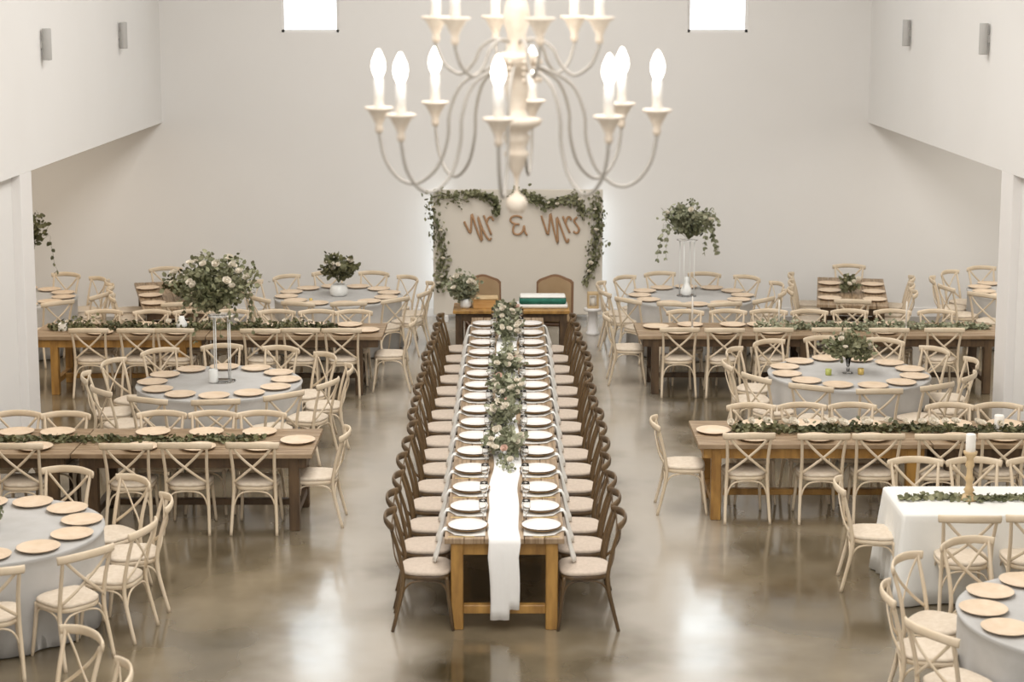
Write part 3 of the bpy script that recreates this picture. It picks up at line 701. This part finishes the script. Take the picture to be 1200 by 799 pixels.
o = MB().lathe([(.001, 0), (.045, 0), (.047, .005), (.047, .16), (.042, .168), (.001, .16)], 22, cap=False).build('pillar_candle', M['wax'], smooth=True, loc=(4.77, 16.70, T)); tag(o, 'thick white pillar candle standing in the front right garland', 'candle')

# ------------------------------------------------------------------ head table with two upholstered chairs
farm_table(-.01, 23.62, 1.58, .62, 0, 'brown wooden head table across the far end of the centre row', None, top='tablewood', frame='darkframe', inset=.08)
def head_chair(x, y, label, rz=0):
    r = empty('upholstered_chair', (x, y, 0), rz); tag(r, label, 'chair', 'upholstered head table chairs')
    for s in (-1, 1):
        MB().box(s*.23-.022, .19, 0, s*.23+.022, .235, .42, .005).build('rear_leg', M['leatherwood'], r)
        MB().box(s*.23-.022, -.22, 0, s*.23+.022, -.176, .42, .005).build('leg', M['leatherwood'], r)
    def back(w_, y0, y1, z0, z1, hump):
        n = 16; vs = []; fs = []
        top = []
        for i in range(n+1):
            t = i/n*2-1
            zz = z1-hump*(1-math.cos(PI*min(1, abs(t)*1.0)))/2 if abs(t) < 1 else z1-hump
            if abs(t) > .82: zz -= (abs(t)-.82)**1.5*.5
            top.append((t*w_, zz))
        for yy in (y0, y1):
            for (x_, z_) in top: vs.append((x_, yy+(z_-.5)*.12, z_))
            for (x_, z_) in top: vs.append((x_, yy+(z0-.5)*.12, z0))
        k = n+1
        for i in range(n):
            fs.append((i, i+k, i+k+1, i+1)); a = 2*k; fs.append((a+i, a+i+1, a+i+k+1, a+i+k))
            fs.append((i, i+1, a+i+1, a+i)); fs.append((k+i, a+k+i, a+k+i+1, k+i+1))
        fs.append((0, 2*k, 3*k, k)); fs.append((n, n+k, 3*k+n, 2*k+n))
        return MB().add(vs, fs)
    back(.265, .17, .21, .40, 1.06, .07).build('back_frame', M['leatherwood'], r)
    back(.235, .14, .17, .50, 1.03, .065).build('back_cushion', M['leather'], r)
    MB().box(-.26, -.24, .40, .26, .17, .44, .01).build('seat_frame', M['leatherwood'], r)
    MB().box(-.25, -.235, .44, .25, .165, .51, .025).build('seat_cushion', M['leather'], r, True)
head_chair(.58, 24.3, 'high-backed tan upholstered chair behind the right half of the head table', R(-8))
head_chair(-.38, 24.3, 'high-backed tan upholstered chair behind the left half of the head table', R(10))
# green velvet bundle and pine box
r = empty('folded_linens', (.42, 23.62, T)); tag(r, 'folded emerald velvet cloth between white linens on the head table', 'linens')
MB().box(-.36, -.15, 0, .34, .15, .055, .015).build('lower_white_linen', M['white_cloth'], r, True)
MB().box(-.32, -.14, .055, .32, .14, .135, .02).build('emerald_velvet', M['emerald'], r, True)
MB().box(-.31, -.12, .135, .31, .15, .165, .012).build('upper_white_linen', M['white_cloth'], r, True)
r = empty('pine_box', (-.36, 23.6, T)); tag(r, 'honey-coloured pine box with pale lid on the left of the head table', 'box')
MB().box(-.17, -.12, 0, .17, .12, .12, .005).build('body', M['crate'], r)
MB().box(-.16, -.125, .12, .165, .125, .145, .006).build('lid', M['wood_light'], r)
bouquet('bouquet', (-.66, 23.55, T+.24), (.27, .22, .28), 760, 'full eucalyptus bouquet with ivory roses on the left end of the head table', lm='pale_leaf', roses=11, rr=.045, ls=.055, seed=61, base=(0, 0, -.2))
o = MB().lathe([(.001, 0), (.06, 0), (.08, .03), (.08, .10), (.06, .13), (.055, .13), (.07, .09), (.001, .02)], 20, cap=False).build('bowl_vase', M['milk'], smooth=True, loc=(-.63, 23.55, T)); tag(o, 'white bowl vase under the bouquet on the head table', 'vase')

# ------------------------------------------------------------------ backdrop with wooden words and garlands
BY = 26.6
r = empty('backdrop_panel', (.09, BY, 0)); tag(r, 'ivory backdrop panel standing before the end wall behind the head table', 'backdrop')
MB().box(-1.30, 0, .10, 1.30, .035, 2.045, .006).build('panel', M['panel'], r)
for s in (-1, 1): MB().box(s*1.1-.03, -.12, 0, s*1.1+.03, .16, .10, .006).build('foot', M['trim'], r)
def onplane(px, py, Y):      # word outlines are laid out on the panel's own plane
    u = (px-600)/2050; v = (py-299.0)/2050
    dy = math.cos(PITCH)-v*math.sin(PITCH); dz = -math.sin(PITCH)-v*math.cos(PITCH); t = Y/dy
    return (u*t, Y, 5+dz*t)
def word(name, strokes, label):
    m = MB(); pts0 = None
    for st in strokes:
        m.tube([onplane(520+a/6.667, 215+b/6.667, BY-.022) for a, b in st], .016, 8, 4)
    o = m.build(name, M['lettering'], smooth=True)
    tag(o, label, 'lettering', 'wooden words on the backdrop')
word('wooden_word', [[(160, 296), (180, 340), (208, 385), (216, 310), (220, 238), (255, 350), (298, 450), (290, 360), (266, 256), (305, 360), (352, 438), (372, 425)], [(312, 248), (340, 320), (372, 400)], [(335, 310), (350, 268), (372, 262), (388, 290)]], 'cut wooden script word Mr on the left of the backdrop')
word('wooden_ampersand', [[(612, 268), (575, 252), (532, 262), (522, 290), (548, 312), (592, 318)], [(560, 314), (542, 350), (548, 388), (585, 398), (615, 375), (628, 330), (634, 375), (652, 404)]], 'cut wooden ampersand in the middle of the backdrop')
word('wooden_word', [[(762, 250), (788, 330), (814, 400), (826, 310), (834, 234), (858, 350), (890, 466), (888, 360), (884, 262), (925, 370), (962, 460), (976, 430)], [(930, 256), (955, 320), (985, 385)], [(950, 310), (965, 268), (985, 262), (996, 286)], [(1042, 262), (1018, 290), (1040, 325), (1058, 360), (1040, 388), (1012, 374)]], 'cut wooden script word Mrs on the right of the backdrop')
def bd(x, y): a = onplane(x, y, BY-.03); return a
garland('eucalyptus_garland', [bd(504, 236), bd(512, 262), bd(519, 300), bd(518, 330), bd(513, 338)], .16, .08, 200, 'eucalyptus garland hanging down the left edge of the backdrop', lm='leaf', ls=.065, seed=71, hang=.5, axis='wall', roses=5)
garland('eucalyptus_garland', [bd(506, 232), bd(524, 228), bd(545, 236)], .18, .08, 150, 'loose leaf spray on the top left corner of the backdrop', lm='leaf', ls=.065, seed=72, hang=.2, axis='wall')
garland('eucalyptus_garland', [bd(545, 227), bd(562, 226), bd(580, 234), bd(583, 252)], .09, .07, 240, 'short eucalyptus swag left of centre on the backdrop top', lm='leaf', ls=.08, seed=75, hang=.3, axis='wall')
garland('eucalyptus_garland', [bd(600, 227), bd(622, 230), bd(640, 240), bd(658, 236), bd(676, 232), bd(683, 252)], .13, .09, 330, 'eucalyptus garland along the top right of the backdrop', lm='leaf', ls=.065, seed=73, hang=.2, axis='wall', roses=4)
garland('eucalyptus_garland', [bd(697, 230), bd(702, 256), bd(697, 290), bd(694, 312), bd(686, 330)], .15, .08, 300, 'eucalyptus garland hanging down the right edge of the backdrop', lm='leaf', ls=.065, seed=74, hang=.5, axis='wall', roses=4)
# small lantern on the floor right of the head table
r = empty('wooden_lantern', (1.20, 25.55, 0)); tag(r, 'small light wooden lantern on a white plinth, on the floor right of the head table', 'lantern')
MB().lathe([(.001, 0), (.10, 0), (.10, .03), (.08, .05), (.07, .34), (.13, .36), (.13, .40), (.001, .40)], 24, cap=False).build('plinth', M['trim'], r, True)
m = MB(); m.box(-.085, -.085, .40, .085, .085, .43, .004); m.box(-.085, -.085, .60, .085, .085, .63, .004)
for sx in (-1, 1):
    for sy in (-1, 1): m.box(sx*.07-.014, sy*.07-.014, .43, sx*.07+.014, sy*.07+.014, .60, .002)
m.build('frame', M['wood_light'], r)
MB().lathe([(.001, .43), (.045, .43), (.045, .56), (.001, .56)], 16, cap=False).build('candle', M['wax'], r, True)

# ------------------------------------------------------------------ chandelier
CH = (.02, 7.5)
r = empty('chandelier', (CH[0], CH[1], 4.11)); tag(r, 'two-tier whitewashed wood and iron chandelier with lit candle bulbs hanging in the nave', 'chandelier')
def zc(z): return z-4.11
body = [(.001, 4.062), (.03, 4.066), (.044, 4.09), (.046, 4.112), (.036, 4.135), (.014, 4.15), (.008, 4.165), (.009, 4.21), (.016, 4.235), (.03, 4.26), (.042, 4.30), (.055, 4.318), (.05, 4.33), (.038, 4.342), (.05, 4.37), (.058, 4.395), (.045, 4.41), (.06, 4.425), (.10, 4.445), (.112, 4.468), (.09, 4.475), (.045, 4.48), (.038, 4.51), (.044, 4.56), (.052, 4.60), (.042, 4.64), (.036, 4.66), (.06, 4.675), (.085, 4.70), (.10, 4.735), (.085, 4.745), (.045, 4.76), (.04, 4.83), (.06, 4.89), (.05, 4.95), (.03, 5.0), (.03, 5.3), (.05, 5.34), (.03, 5.4), (.001, 5.42)]
MB().lathe([(a, zc(b)) for a, b in body], 32, cap=False).build('turned_body', M['chandwood'], r, True)
MB().tube([(0, 0, zc(5.38)), (0, 0, zc(8.59))], .008, 8, 0).build('hanging_rod', M['iron'], r, True)
MB().lathe([(.001, zc(8.55)), (.07, zc(8.55)), (.09, zc(8.597)), (.001, zc(8.597))], 24, cap=False).build('ceiling_rose', M['iron'], r, True)
def tier(n, ph, R0, zcup, prof, cs=1.0):
    for k in range(n):
        a = ph+2*PI*k/n; ca, sa = math.cos(a), math.sin(a)
        MB().tube([(rr*ca, rr*sa, zc(z)) for rr, z in prof], .0075, 8, 4).build('arm', M['iron'], r, True)
        c = (R0*ca, R0*sa, zc(zcup))
        b = MB().lathe([(.001, -.11*cs), (.014, -.105*cs), (.018, -.085*cs), (.014, -.075*cs), (.024, -.05*cs), (.045*cs, -.012), (.062*cs, -.004), (.064*cs, .002), (.06*cs, .006), (.001, .004)], 20, cap=False).build('candle_cup', M['chandwood'], r, True, loc=c)
        MB().lathe([(.001, .004), (.021, .004), (.021, .125), (.012, .13), (.001, .13)], 14, cap=False).build('candle_sleeve', M['sleeve'], b, True)
        MB().lathe([(.001, .128), (.012, .13), (.024, .155), (.029, .18), (.025, .208), (.014, .235), (.004, .252), (.001, .253)], 12, cap=False).build('bulb', M['bulb'], b, True)
tier(8, R(-97), .60, 4.512, [(.05, 4.70), (.12, 4.685), (.235, 4.62), (.29, 4.50), (.30, 4.38), (.345, 4.26), (.43, 4.19), (.51, 4.205), (.575, 4.29), (.60, 4.405)])
tier(6, R(-75), .36, 4.90, [(.045, 4.80), (.10, 4.81), (.16, 4.77), (.19, 4.71), (.25, 4.66), (.32, 4.70), (.355, 4.77), (.36, 4.80)])
# hanging bead drops under the upper dish
for k in range(10):
    a = k*PI/5; m = MB()
    for q in range(4): m.lathe([(.001, -.012), (.009, -.006), (.010, .0), (.009, .006), (.001, .012)], 8, (.10*math.cos(a), .10*math.sin(a), zc(4.715)-.026*q), cap=False)
    m.build('bead_drop', M['chandwood'], r, True)
# warm light of the lit bulbs
for zz, pw in ((4.75, 9), (5.2, 8)):
    d = bpy.data.lights.new('chandelier_glow', 'POINT'); d.energy = pw; d.color = (1.0, .92, .82); d.shadow_soft_size = .45
    o = bpy.data.objects.new('chandelier_glow', d); C.objects.link(o); o.location = (CH[0], CH[1], zz)

for P_ in (P_cream, P_dark): pass
